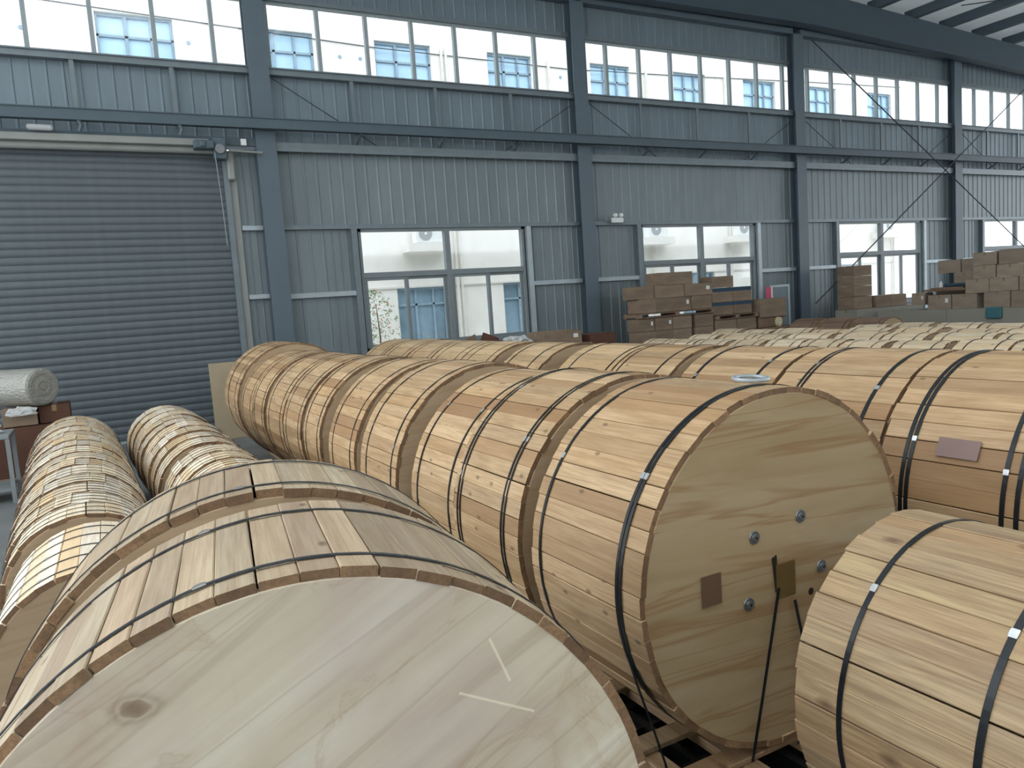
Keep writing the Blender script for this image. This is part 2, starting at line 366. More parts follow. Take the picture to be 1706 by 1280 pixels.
def drum(x, y0, y1, zc, R, az=0, n=56, mat='plank_warm', disc='ply_dull', straps=(), label='', group=None, cat='cable drum',
         t=.021, joined=False, jit=.004, hole=0, name='cable_drum', rot=None, sw=.015, smat='strap', clipa=None, skew=.003, two=True):
    """barrel of boards laid over two round ends; (x, y0) centre of the near end; zc relative to the camera"""
    L = y1-y0
    d = empty(name, (x, y0, zc-R+H), -az, label=label, cat=cat, group=group)
    rs = random.Random(int(x*1000)+int(y0*7777))
    rot = rs.random()*2*PI if rot is None else rot
    dm = disc_mesh(R-t, .022, disc, hole)
    a = link('end_disc', dm, parent=d); a.location = (0, 0, R)
    b = link('end_disc', dm, parent=d); b.location = (0, L, R); b.rotation_euler = (0, 0, PI)
    w = 2*PI*(R-.004)/n
    if joined:
        bm = bmesh.new(); pm = plank_mesh(w*.975, L, t, mat)
        for i in range(n):
            th = rot+2*PI*i/n; rr = R+rs.uniform(-jit, 0)
            T = Matrix.Translation((rr*math.sin(th), L/2+rs.uniform(-.008, .008), R+rr*math.cos(th))) @ Matrix.Rotation(th, 4, 'Y')
            m0 = pm.copy(); m0.transform(T); bm.from_mesh(m0); bpy.data.meshes.remove(m0)
        me = mesh(bm); me.materials.append(MT[mat]); me.materials.append(MT['end_grain'])
        for p in me.polygons:
            if abs(p.normal.y) > .9: p.material_index = 1
        o = link('plank_cladding', me, None, d, 'stuff')
    else:
        for i in range(n):
            th = rot+2*PI*(i+rs.uniform(-.03, .03))/n; rr = R+rs.uniform(-jit, 0)
            o = link('plank', plank_mesh(w*.993, L, t, mat), parent=d)
            o.location = (rr*math.sin(th), L/2+rs.uniform(-.005, .005), R+rr*math.cos(th))
            o.rotation_euler = (0, th, 0)
            o.rotation_euler.rotate_axis('Z', rs.uniform(-skew, skew))
            o.scale = (rs.uniform(.972, 1.0), rs.uniform(.994, 1.006), 1)
    for s in straps:
        ys, ws = (s if isinstance(s, tuple) else (s, sw))
        st = link('strap', ring_mesh(R+.0005, ws, .0022, smat), parent=d); st.location = (0, ys-y0, R)
        st.rotation_euler = (0, rs.uniform(0, 6), rs.uniform(-.006, .006))
        ca = rs.choice([-70, -62, -50, -40, -25, 20]) if clipa is None else clipa
        th = math.radians(ca)
        c = link('clip', clip_mesh(ws), parent=st)
        q = Matrix.Rotation(st.rotation_euler.y, 4, 'Y').inverted() @ Matrix.Rotation(th, 4, 'Y')
        c.matrix_local = q @ Matrix.Translation((0, 0, R+.0028))
    return d
ORD = ['first', 'second', 'third', 'fourth', 'fifth', 'sixth', 'seventh', 'eighth', 'ninth', 'tenth', 'eleventh', 'twelfth', 'thirteenth', 'fourteenth', 'fifteenth', 'sixteenth', 'seventeenth', 'eighteenth']

# ================================================================== SETTING
YW = 12.83                        # inner face of the window wall
fl = link('floor', boxm((-9, 34, -6, YW+.2, -.2, 0)), 'concrete', kind='structure')
yard = link('ground_outside', boxm((-20, 60, YW+.2, 50, -.35, -.05)), 'ground_out', kind='structure')

WX0, WX1 = -6.0, 33.0
BAY = [2.70+6*i for i in range(-1, 6)]          # column axes
WINX = [(4.11+6*i, 7.33+6*i) for i in range(5)]  # lower windows
WZ0, WZ1 = -.66, 1.44
CZ0, CZ1 = 3.94, 5.00
def ribbed(L, mat, width=.84):
    k = ('rib', round(L, 3), mat, width)
    if k not in _cache:
        pr = []
        p = width/4
        for i in range(4):
            x = i*p
            pr += [(x, 0), (x+p-.045, 0), (x+p-.032, -.013), (x+p-.013, -.013), (x+p-.001, 0)]
        pr += [(width-.0005, .004)] + [(x, y+.0045) for x, y in reversed(pr)]
        me = prismm(pr, 0, L, 'z'); me.materials.append(MT[mat]); _cache[k] = me
    return _cache[k]
# outer leaf of the wall with its openings
segs = []
zt = 7.7
segs.append((WX0, WX1, CZ1+.02, zt)); segs.append((WX0, WX1, 2.76, CZ0-.02)); segs.append((2.20, WX1, WZ1, 2.76))
xs = [2.20]+[v for a in WINX for v in a]+[WX1]
for a, b in zip(xs[0::2], xs[1::2]): segs.append((a, b, -H, WZ1))
for a, b in WINX: segs.append((a, b, -H, WZ0))
segs.append((WX0, -3.6, -H, 2.76))
wall = link('wall_back', boxm(*[(a, b, YW+.03, YW+.13, z0+H, z1+H) for a, b, z0, z1 in segs]), 'cladding', kind='structure')
def sheets(x0, x1, z0, z1, mat):
    n = max(1, math.ceil((x1-x0)/.84-1e-6)); x = x0
    while x < x1-.02:
        w = min(.84, x1-x)
        o = link('cladding_sheet', ribbed(z1-z0, mat), parent=wall); o.location = (x, YW, z0+H); o.scale = (w/.84, 1, 1); x += w
for i in range(-1, 5):
    a, b = 2.70+6*i, 8.70+6*i
    sheets(a, b, CZ1+.06, 7.6, 'cladding_up')
    sheets(a, b, 2.80, CZ0-.03, 'cladding_up')
    if i >= 0:
        sheets(a, b, 1.46, 2.80, 'cladding')
        w0, w1 = WINX[i]
        sheets(a, w0-.04, -H, 1.46, 'cladding'); sheets(w1+.04, b, -H, 1.46, 'cladding')
        sheets(w0, w1, -H, WZ0-.03, 'cladding')
sheets(2.24, 2.70, -H, 2.80, 'cladding')
sheets(26.7+6-.0, 33, -H, 7.6, 'cladding')
def wpart(name, boxes, mat, parent=wall, bev=0):
    return link(name, boxm(*[(a, b, c, d, e+H, f+H) for a, b, c, d, e, f in boxes], bev=bev), mat, parent)
front = link('wall_front', boxm((-6, 33, -7.1, -7.0, 0, 4.2), (-6, 33, -7.1, -7.0, 6.2, 9.0)), 'cladding', kind='structure')
# horizontal girts, one length per bay
for i in range(-1, 5):
    a, b = 2.70+6*i+.12, 8.70+6*i-.12
    wpart('girt', [(a, b, YW-.17, YW-.025, 2.73, 2.80), (a, b, YW-.17, YW-.16, 2.66, 2.729)], 'girt')
    wpart('sill_beam', [(a, b, YW-.15, YW-.025, 3.84, 3.93), (a, b, YW-.18, YW+.05, 3.925, 3.945)], 'girt')
    wpart('head_beam', [(a, b, YW-.08, YW+.03, 5.00, 5.07)], 'girt')
    wpart('upper_girt', [(a, b, YW-.2, YW-.025, 5.62, 5.74)], 'column')
    if i >= 0:
        w0, w1 = WINX[i]
        wpart('girt', [(a, b, YW-.09, YW-.025, 1.44, 1.51)], 'girt')
        wpart('girt', [(a, w0-.08, YW-.09, YW-.025, .33, .41)], 'light_steel')
        wpart('girt', [(w1+.12, b, YW-.09, YW-.025, .33, .41)], 'light_steel')
        wpart('window_post', [(w0-.13, w0-.03, YW-.11, YW+.03, -H, 1.44)], 'girt')
        wpart('window_post', [(w1+.04, w1+.13, YW-.11, YW+.03, -H, 1.44)], 'light_steel')
        for k in (1, 2, 3):
            x = 2.70+6*i+1.5*k
            wpart('hanger', [(x-.03, x+.03, YW-.13, YW-.10, 2.66, 3.86)], 'girt')
        x = 2.70+6*i
        link('stay_rod', tubem([(x+.2, YW-.12, 3.80+H), (x+2.0, YW-.12, 2.72+H)], .008), 'cable', wall)
        link('stay_rod', tubem([(x+5.8, YW-.12, 3.70+H), (x+4.2, YW-.12, 2.74+H)], .008), 'cable', wall)
    else:
        for x in (-1.3, .15, 1.45):
            wpart('hanger', [(x-.03, x+.03, YW-.13, YW-.10, 2.95, 3.86)], 'girt')
wpart('girt', [(2.24, 2.56, YW-.09, YW-.025, .36, .43), (2.24, 2.56, YW-.09, YW-.025, 1.44, 1.51)], 'light_steel')
wpart('girt', [(-5.9, 2.56, YW-.2, YW-.025, 2.72, 2.84)], 'rail')

# windows of the lower row
wn = 1
def opane(parent, x0, x1, z0, z1, y): return link('pane', boxm((x0, x1, y, y+.005, z0+H, z1+H)), 'glass', parent)
for i, (a, b) in enumerate(WINX):
    m = (a+b)/2+.03; tz = .70; y0, y1 = YW-.05, YW+.05
    w = tag(wpart(f'window_{wn}', [(a, b, y0, y1, WZ1-.05, WZ1), (a, b, y0, y1, WZ0, WZ0+.07), (a, a+.05, y0, y1, WZ0, WZ1), (b-.05, b, y0, y1, WZ0, WZ1)], 'frame_win', None), kind='structure'); wn += 1
    wpart('mullion', [(m-.05, m+.05, y0, y1, WZ0+.07, WZ1-.05)], 'frame_win', w)
    wpart('transom', [(a+.05, m-.05, y0, y1, tz-.09, tz), (m+.05, b-.05, y0, y1, tz-.09, tz)], 'frame_win', w)
    opane(w, a+.05, m-.05, tz, WZ1-.05, YW); opane(w, m+.05, b-.05, tz, WZ1-.05, YW)
    for (p, q) in ((a+.05, m-.05), (m+.05, b-.05)):
        h = (p+q)/2
        for j, (s0, s1) in enumerate(((p, h+.03), (h-.03, q))):
            yy = YW-.03+.035*j
            sash = wpart('sash', [(s0, s0+.055, yy, yy+.03, WZ0+.07, tz-.09), (s1-.055, s1, yy, yy+.03, WZ0+.07, tz-.09),
                                  (s0+.055, s1-.055, yy, yy+.03, WZ0+.07, WZ0+.13), (s0+.055, s1-.055, yy, yy+.03, tz-.14, tz-.09)], 'frame_win', w)
            opane(sash, s0+.055, s1-.055, WZ0+.13, tz-.14, yy+.012)
# clerestory ribbon, one window per bay
MX = [2.923+.8205*k for k in range(-10, 37)]
for i in range(-1, 5):
    a, b = 2.70+6*i, 8.70+6*i
    w = tag(wpart(f'window_{wn}', [(a, b, YW-.02, YW+.05, CZ1-.03, CZ1+.02), (a, b, YW-.02, YW+.05, CZ0, CZ0+.035)], 'frame_pale', None), kind='structure'); wn += 1
    ms = [x for x in MX if a+.15 < x < b-.15]; e = [a]+ms+[b]
    for x in ms: wpart('mullion', [(x-.03, x+.03, YW-.03, YW+.05, CZ0+.035, CZ1-.03)], 'frame_pale', w)
    for p, q in zip(e, e[1:]): opane(w, p+.03, q-.03, CZ0+.035, CZ1-.03, YW+.01)

# eave rafter along the wall, roof deck and purlins
def rz(x): return 6.46-.05*(x-16)
def deck(y0, y1, lo=.22, x0=-6, x1=33):
    bm = bmesh.new(); bm.faces.new([bm.verts.new((x, y, rz(x)+lo+H)) for x, y in ((x0, y0), (x1, y0), (x1, y1), (x0, y1))]); return mesh(bm)
ceil = link('ceiling', deck(6.0, YW+.15), 'roof', kind='structure')
link('rooflight', deck(3.5, 6.0, .22, -6, 5), 'polycarbonate', ceil); link('rooflight', deck(-2.0, 0.0), 'polycarbonate', ceil); link('roof_sheet', deck(3.5, 6.0, .22, 5, 33), 'roof', ceil)
for y0, y1 in ((0.0, 3.5), (-7.0, -2.0)): link('roof_sheet', deck(y0, y1), 'roof', ceil)
for k in range(-10, 12):
    x = 17.2+1.4*k
    if x > 2.0:
        o = link('purlin', boxm((x-.05, x+.05, 1.0, YW-.2, rz(x)+.02+H, rz(x)+.21+H), (x-.05, x+.12, 1.0, YW-.2, rz(x)+.0+H, rz(x)+.022+H)), 'rail', ceil)
pts = [(-6, 5.62), (2.7, 5.66), (8.7, 5.70), (14.7, 5.74), (20.7, 5.52), (26.7, 5.28), (33, 5.05)]
bm = bmesh.new(); prism(bm, [(x, z+H) for x, z in pts]+[(33, rz(33)-.01+H), (-6, rz(-6)-.01+H)], 12.36, 12.38, 'y')
for (xa, za), (xb, zb) in zip(pts, pts[1:]):
    prism(bm, [(xa, za-.02+H), (xb, zb-.02+H), (xb, zb+H), (xa, za+H)], 12.24, 12.5, 'y')
bmesh.ops.recalc_face_normals(bm, faces=bm.faces[:])
tag(link('roof_beam', mesh(bm), 'beam_paint'), 'deep blue grey steel roof beam running along the top of the window wall', 'beam')
# roof bracing cable at the top right corner
tag(link('roof_bracing_rod', tubem([(19.2, 11.6, rz(19)+.1+H), (22.5, 8.0, rz(22)+.1+H)], .012), 'cable'), 'thin dark bracing rod under the roof at top right', 'rod')

# columns
cl = ['steel column left of all windows, right beside the roller shutter', 'steel column between the first and second large windows', 'steel column behind the framed board, right of the second large window',
      'steel column right of the third large window, behind the crossing rods', 'steel column beyond the right edge of the window wall']
for i in range(5):
    x = BAY[i+1]
    c = empty('steel_column', (x, 12.7, 0), label=cl[i], cat='column', group='steel columns along the window wall')
    zt = 5.62+H
    link('front_flange', boxm((-.155, .155, -.105, -.09, 0, zt)), 'column', c)
    link('rear_flange', boxm((-.155, .155, .085, .099, 0, zt)), 'column', c)
    link('web', boxm((-.006, .006, -.09, .085, 0, zt)), 'column', c)
    link('base_plate', boxm((-.2, .2, -.16, .1, 0, .02)), 'column', c)
# long conduit beam in front of the columns
bm = bmesh.new()
abox(bm, -6, 33, 12.38, 12.40, 2.94+H, 3.10+H); abox(bm, -6, 33, 12.40, 12.50, 2.94+H, 2.955+H); abox(bm, -6, 33, 12.48, 12.50, 2.94+H, 3.10+H); abox(bm, -6, 33, 12.36, 12.38, 3.085+H, 3.10+H)
tray = tag(link('cable_tray', mesh(bm), 'rail'), 'long dark grey steel cable tray crossing in front of all the columns', 'cable tray')
for i in range(0, 5):
    for k in (1, 2, 3):
        x = 2.70+6*i+1.5*k
        link('bracket', tubem([(x, YW-.14, 2.82+H), (x, YW-.40, 2.95+H)], .02), 'rail', tray)
for x in (-1.3, .15, 1.45): link('bracket', tubem([(x, YW-.40, 2.95+H), (x+.03, YW-.40, 2.88+H), (x, YW-.38, 2.80+H)], .03), 'rail', tray)
# crossing rods
a = [(12.3, 3), (0, 0)]
tag(link('bracing_rod', tubem([(14.75, 12.3, 5.42+H), (22.65, 12.0, .62+H)], .014), 'cable'), 'thin dark bracing rod falling from the third column towards the right edge', 'rod')
tag(link('bracing_rod', tubem([(23.3, 12.27, 4.985+H), (14.65, 12.27, -.458+H)], .014), 'cable'), 'thin dark bracing rod rising from the dark boxes towards the right edge', 'rod')

# ------------------------------------------------------------------ roller shutter
DX0, DX1, DT = -3.5, 2.10, 2.66
dr = tag(wpart('door_1', [(DX0-.06, DX1, YW+.0, YW+.02, -H, DT)], 'shutter', None), kind='structure')
nsl = 39; hs = (DT+H-.03)/nsl
prof = [(0, 0)]
for k in range(6):
    u = k/5; prof.append((-.014*math.sin(PI*(.1+.85*u))**.8 if 0 < u < 1 else -.004, .008+(hs-.014)*u))
prof.append((0, hs)); prof.append((.004, hs)); prof.append((.004, 0))
slm = prismm(prof, DX0, DX1-.03, 'x'); slm.materials.append(MT['shutter'])
for k in range(nsl):
    o = link('slat', slm, parent=dr); o.location = (0, YW-.012, .03+k*hs)
link('bottom_bar', boxm((DX0, DX1-.03, YW-.05, YW+.0, 0, .03)), 'light_steel', dr)
link('guide_rail', boxm((DX1-.06, DX1+.02, YW-.10, YW-.03, 0, DT+H)), 'girt', dr)
link('guide_rail', boxm((DX1+.02, DX1+.13, YW-.06, YW+.03, 0, DT+H)), 'beige_steel', dr)
link('roller_housing', boxm((DX0, DX1-.25, YW-.30, YW-.12, DT+.02+H, DT+.12+H), bev=.008), 'beige_steel', dr)
bm = bmesh.new(); tube(bm, [(DX0, YW-.16, DT-.02+H), (DX1-.1, YW-.16, DT-.02+H)], .055, 14); bmesh.ops.recalc_face_normals(bm, faces=bm.faces[:])
link('roller_shaft', mesh(bm), 'beige_steel', dr)
mo = link('shutter_motor', boxm((1.62, 1.90, YW-.42, YW-.2, 2.62+H, 2.74+H), (1.90, 2.08, YW-.36, YW-.2, 2.48+H, 2.80+H), (1.70, 1.78, YW-.45, YW-.42, 2.64+H, 2.72+H), bev=.012), 'rail', dr)
link('sprocket', (lambda me: me)(lathe([(0, -.012), (.07, -.012), (.07, .012), (0, .012)], 20)), 'zinc', dr).location = (1.98, YW-.39, 2.62+H)
link('pull_chain', tubem([(1.90, YW-.40, 2.56+H), (1.93, YW-.38, 1.9+H), (1.95, YW-.36, 1.18+H)], .008), 'girt', dr)
link('shaft_stub', tubem([(2.12, YW-.3, 2.62+H), (2.62, YW-.3, 2.60+H)], .018), 'beige_steel', dr)
link('bearing_cover', boxm((2.10, 2.2, YW-.2, YW-.06, 2.2+H, 2.62+H), bev=.02), 'beige_steel', dr)

# little fixtures on the wall
s = empty('socket_box', (2.36, YW-.24, 2.76+H), label='small white box hanging from a cable beside the first column', cat='junction box')
link('body', boxm((-.04, .04, -.03, .03, -.05, .05), bev=.006), 'white', s); link('cable', tubem([(0, 0, .05), (-.01, -.02, .18), (0, -.08, .24)], .006), 'cable', s)
s = empty('emergency_light', (9.42, YW-.20, 1.53+H), label='twin spot emergency light on the girt right of the second column', cat='lamp')
link('body', boxm((-.13, .13, -.03, .04, -.06, .04), bev=.008), 'white', s)
for dx in (-.07, .07):
    l = link('lamp_head', lathe([(0, -.05), (.035, -.05), (.042, 0), (.02, .03), (0, .03)], 16), 'white', s); l.location = (dx, -.01, .085)
s = tag(link('plastic_wrap', boxm((-.48, -.17, 12.42, 12.52, 2.80+H, 2.87+H), bev=.02), 'film'), 'crumpled clear plastic wrap lying on the shutter housing', 'plastic wrap')

# ================================================================== OUTSIDE
FY = 22.0
fac = empty('factory_building', (15, FY, 0), label='long cream rendered building with blue windows seen through the glazing', cat='building')
def fpart(name, boxes, mat, parent=fac):
    o = link(name, boxm(*[(a-15, b-15, c-FY, d-FY, e+H, f+H) for a, b, c, d, e, f in boxes]), mat, parent); return o
UW = [(.88, 2.66), (4.5, 6.27), (8.05, 9.81), (11.72, 13.32), (15.6, 17.25), (19.2, 20.7), (22.6, 24.3), (26.2, 27.8), (29.75, 31.3), (-3.0, -1.2), (-6.6, -4.9)]
LW = [(8.13, 9.75), (11.74, 13.4), (15.5, 17.1), (19.2, 20.8), (23.2, 24.9), (27.5, 29.1), (.9, 2.5), (4.4, 6.0)]
def facade(zlo, zhi, wins, wz0, wz1):
    xs = [-14.0]; bx = []
    for a, b in sorted(wins):
        bx.append((xs[-1], a, FY, FY+.3, zlo, zhi)); bx += [(a, b, FY, FY+.3, zlo, wz0), (a, b, FY, FY+.3, wz1, zhi)]; xs.append(b)
    bx.append((xs[-1], 32.0, FY, FY+.3, zlo, zhi)); return bx
fpart('wall', facade(-H, 3.6, LW, -1.15, .70)+facade(3.6, 11.5, UW, 5.9, 7.87), 'render')
fpart('side_wall', [(31.7, 32.0, FY+.3, FY+8, -H, 11.5)], 'render')
link('facade_cable', tubem([(x-15, -.03, z+H) for x, z in ((-8, 8.3), (-.2, 7.98), (3.6, 7.82), (8.2, 7.64), (14.8, 7.58), (20, 7.75), (26, 8.0), (31.9, 8.2))], .014), 'cable', fac); fpart('ledge', [(-14, 32.03, FY-.05, FY, .70, .75)], 'pipe')
for a, b in UW:
    f = fpart('window_frame', [(a, b, FY+.1, FY+.16, 7.80, 7.87), (a, b, FY+.1, FY+.16, 5.9, 5.98), (a, a+.06, FY+.1, FY+.16, 5.98, 7.8), (b-.06, b, FY+.1, FY+.16, 5.98, 7.8),
                          (a, b, FY+.1, FY+.16, 7.30, 7.36), (a+(b-a)*.36, a+(b-a)*.36+.08, FY+.1, FY+.16, 5.98, 7.8), (a+(b-a)*.69, a+(b-a)*.69+.06, FY+.1, FY+.16, 5.98, 7.8)], 'frame_out')
    link('window_pane', boxm((a-15, b-15, .17, .18, 5.9+H, 7.87+H)), 'blue_glass', f)
for a, b in LW:
    f = fpart('window_frame', [(a, b, FY+.1, FY+.16, .63, .70), (a, b, FY+.1, FY+.16, -1.15, -1.08), (a, a+.06, FY+.1, FY+.16, -1.08, .63), (b-.06, b, FY+.1, FY+.16, -1.08, .63),
                          (a, b, FY+.1, FY+.16, .16, .22), (a+(b-a)*.36, a+(b-a)*.36+.07, FY+.1, FY+.16, -1.08, .63), (a+(b-a)*.72, a+(b-a)*.72+.06, FY+.1, FY+.16, -1.08, .63)], 'frame_out')
    link('window_pane', boxm((a-15, b-15, .17, .18, -1.15+H, .70+H)), 'shop_glass', f)
for x in (10.12, 10.26, 13.9, 17.9, 21.6, 25.6, 31.2):
    link('downpipe', tubem([(x-15, -.08, .05), (x-15, -.08, 9.5)], .045, 8), 'pipe', fac)
for x in (-.7, 3.0, 7.0, 7.6, 14.4, 21.9, 25.3, 28.9):
    link('vent_hole', lathe([(0, -.01), (.05, -.01), (.06, 0.01), (0, .01)], 12), 'frame_out', fac).location = (x-15, -.005, 7.3+H)
aci = 0
for x in (8.68, 17.4, 21.6, 26.0, 31.0-.9):
    u = empty('air_conditioner', (x+.42, FY-.3, 1.99+H), label=['white air conditioner unit outside the first large window', 'white air conditioner unit outside the second large window, right pane',
              'white air conditioner unit outside, hidden mostly by the third column', 'white air conditioner unit outside, upper left of the third large window', 'white air conditioner unit outside, upper right pane of the third large window'][aci], cat='air conditioner', group='air conditioners on the building outside')
    aci += 1
    link('casing', boxm((-.42, .42, -.16, .16, 0, .56), bev=.02), 'white', u)
    g = link('fan_grille', lathe([(0, -.012), (.21, -.012), (.215, 0), (0, 0)], 28), 'grey_metal', u); g.location = (-.1, -.161, .28)
    link('hub', lathe([(0, -.012), (.04, -.012), (.04, 0), (0, 0)], 12), 'white', g).location = (0, -.012, 0)
    link('emblem', boxm((.20, .34, -.168, -.16, .44, .50)), 'red', u)
    fpart('balcony_ledge', [(x-.28, x+1.08, FY-.55, FY-.001, 1.74, 1.985)], 'pipe')
# shrubs in the yard
def shrub(x, y, h, w, label, red, n=420):
    t = empty('shrub', (x, y, -.05), label=label, cat='shrub', group='shrubs outside the windows'); rs = random.Random(int(x*10))
    link('stem', tubem([(0, 0, 0), (.05, .02, h*.5), (0, 0, h*.85)], [.03, .02, .008]), 'bark', t)
    for nm, mat, k0 in (('foliage', 'leaf', 1), ('young_foliage', 'leaf_red', red)):
        bm = bmesh.new()
        for k in range(int(n*k0)):
            z = h*(.15+.85*rs.random()); rr = w*math.sqrt(rs.random())*math.sin(PI*min(1, .15+.85*z/h))**.5
            a = rs.uniform(0, 6.28); p = Vector((rr*math.cos(a), rr*math.sin(a), z)); s = rs.uniform(.03, .06)
            d = Vector((rs.gauss(0, 1), rs.gauss(0, 1), rs.gauss(0, 1))).normalized(); e = d.orthogonal().normalized()*s*.5; d = d*s
            bm.faces.new([bm.verts.new(q) for q in (p-d, p+e, p+d, p-e)])
        link(nm, mesh(bm), mat, t, 'stuff')
shrub(6.15, 18.2, 2.3, .62, 'leafy green shrub with reddish tips outside the first large window', .35)
shrub(22.9, 18.6, 2.4, .75, 'green shrub outside the lower right pane of the third large window', .1, 600)
shrub(24.6, 18.9, 1.9, .6, 'low green shrub behind the boxes at the third large window', .1, 400)
shrub(31.5, 20.0, 3.9, .9, 'tall thin shrub outside the far right window', .8, 260)

# ================================================================== DRUMS
AZ = math.radians(8)
def fgp(n, u): return (n*math.sin(AZ)+u*math.cos(AZ), n*math.cos(AZ)-u*math.sin(AZ))
p = fgp(1.215, .0725)
fg1 = drum(p[0], p[1], p[1]+.49, -.999, .607, AZ, 60, 'plank_grey', 'ply_fg', [(p[1]+.065, .010), (p[1]+.40, .010)],
     'large drum nearest the camera with a bare pale plywood end facing us', None, t=.018, clipa=-14, rot=math.radians(3), smat='strap_thin')
p = (.304, 1.80)
drum(p[0], p[1], p[1]+.40, -.985, .603, AZ, 60, 'plank_grey', 'ply_dull', [(p[1]+.05, .009), (p[1]+.35, .009)],
     'second large drum on the left, right behind the pale plywood-ended one', None, clipa=-5, rot=math.radians(1), smat='strap_thin')

d1 = drum(1.95, 1.79, 2.435, -.94, .61, 0, 56, 'plank_warm', 'ply_main', [(1.889, .013), (1.906, .013), (2.368, .014)],
     'large drum with a yellow plywood end, four steel nuts and hanging straps', 'large drums of the middle row', rot=math.radians(.5), clipa=-52)
MR = [(2.535, 3.128, [(2.645, .010), (2.672, .010), (3.06, .010), (3.085, .010)], .615, 56), (3.155, 3.685, [(3.215, .012), (3.6, .012)], .60, 56), (3.876, 4.49, [(3.95, .012), (4.38, .012)], .615, 56),
      (4.636, 5.216, [(4.72, .01), (5.12, .01)], .61, 56), (5.468, 5.935, [(5.53, .01), (5.86, .01)], .61, 50), (6.06, 6.66, [(6.14, .01), (6.56, .01)], .605, 56), (6.70, 7.38, [(6.8, .01), (7.28, .01)], .605, 56),
      (7.53, 8.10, [(7.6, .01), (8.0, .01)], .605, 56), (8.14, 8.77, [(8.25, .01), (8.68, .01)], .60, 56)]
for i, (a, b, s, R, n) in enumerate(MR):
    drum(1.95-.0015*i, a, b, -.94-(.61-R)*.6, R, 0, n, 'plank_warm', 'ply_dull', s, f'{ORD[i+1]} drum of the middle row, counted from the one with steel nuts', 'large drums of the middle row')
drum(1.96, 8.80, 10.0, -.915, .655, math.radians(2), 72, 'plank_warm', 'ply_dull', [(9.02, .012), (9.62, .03)], 'taller fine-boarded drum closing the middle row beside the roller shutter', 'large drums of the middle row')
# near drum at bottom right
drum(1.97, .42, 1.39, -1.11, .44, 0, 39, 'plank_rough', 'ply_dull', [(1.245, .014), (.905, .017)], 'knotty drum at bottom right with two wide black straps', None, clipa=-42, rot=math.radians(1.5))
# second row
R2 = [(1.40, 2.158, [(1.575, .018), (1.63, .018), (2.02, .017), (2.043, .017)]), (2.176, 2.885, [(2.30, .02), (2.715, .012), (2.742, .012)]), (2.915, 3.64, [(3.056, .018), (3.513, .02)]), (3.753, 4.35, [(3.892, .014), (4.30, .01)]),
      (4.375, 5.03, [(4.43, .014), (4.90, .012)]), (5.32, 5.965, [(5.5, .012), (5.88, .012)]), (6.20, 6.84, [(6.3, .01), (6.7, .01)]), (6.87, 7.58, [(7.0, .01), (7.45, .01)]), (7.61, 8.295, [(7.7, .01), (8.18, .01)]),
      (8.34, 9.075, [(8.45, .01), (8.95, .01)]), (9.12, 9.78, [(9.2, .01), (9.66, .01)])]
for i, (a, b, s) in enumerate(R2):
    drum(3.53, a, b, -.965, .61, 0, 46, 'plank_warm' if i < 4 else 'plank_far', 'ply_dull', s,
         f'{ORD[i]} drum from the right edge in the row behind the middle one' if i else 'large drum at the right edge carrying a mauve paper label', 'large drums of the second row')
drum(4.63, 10.9, 11.5, -1.01, .56, 0, 50, 'plank_far', 'ply_dull', [11.2], 'drum standing highest behind the second row, under the first window', None)
# two rows of narrow reels on the left
drum(-.125, 3.24, 4.04, -1.226, .352, math.radians(1), 30, 'plank_cream', 'ply_dull', [(3.3, .008), (3.46, .008), (3.62, .008), (3.80, .008), (3.95, .008)], 'five-strapped pale drum at the left edge, nearest of the leftmost row', None, smat='strap_thin')
ya = 4.13; k = 0
while ya < 8.6:
    L = random.choice([.27, .30, .33]); R = random.uniform(-.002, .002)+min(.388, .363+.007*(ya-4.1))
    drum(-.14-.028*(ya-4.1)+random.uniform(-.012, .012), ya, ya+L, -1.575+R, R, math.radians(random.uniform(-.3, .3)), 28, 'plank_cream', 'ply_dull',
         [(ya+.05, .009), (ya+L/2, .007), (ya+L-.05, .009)], f'{ORD[k]} narrow pale reel of the leftmost row, counting away from us', 'narrow reels of the leftmost row', 'cable reel', t=.02, smat='strap_thin', name='cable_reel', jit=.006, skew=.012)
    ya += L+random.choice([.012, .013, .015]); k += 1
yb = 4.35; k = 0
while yb < 8.6:
    L = random.choice([.26, .30, .34]); R = random.uniform(-.003, .003)+min(.386, .352+.010*(yb-4.3))
    if 5.6 < yb < 5.95: yb = 5.98
    drum(.65-.03*(yb-5.9)+random.uniform(-.01, .01), yb, yb+L, -1.575+R, R, math.radians(random.uniform(-.3, .3)), 28, 'plank_cream', 'ply_dull',
         [(yb+.05, .009), (yb+L/2, .007), (yb+L-.05, .009)], f'{ORD[k]} narrow pale reel of the row ending at the shutter, counting away from us', 'narrow reels of the row before the shutter', 'cable reel', t=.02, smat='strap_thin', name='cable_reel', jit=.006, skew=.012)
    yb += L+random.choice([.012, .014, .016]); k += 1
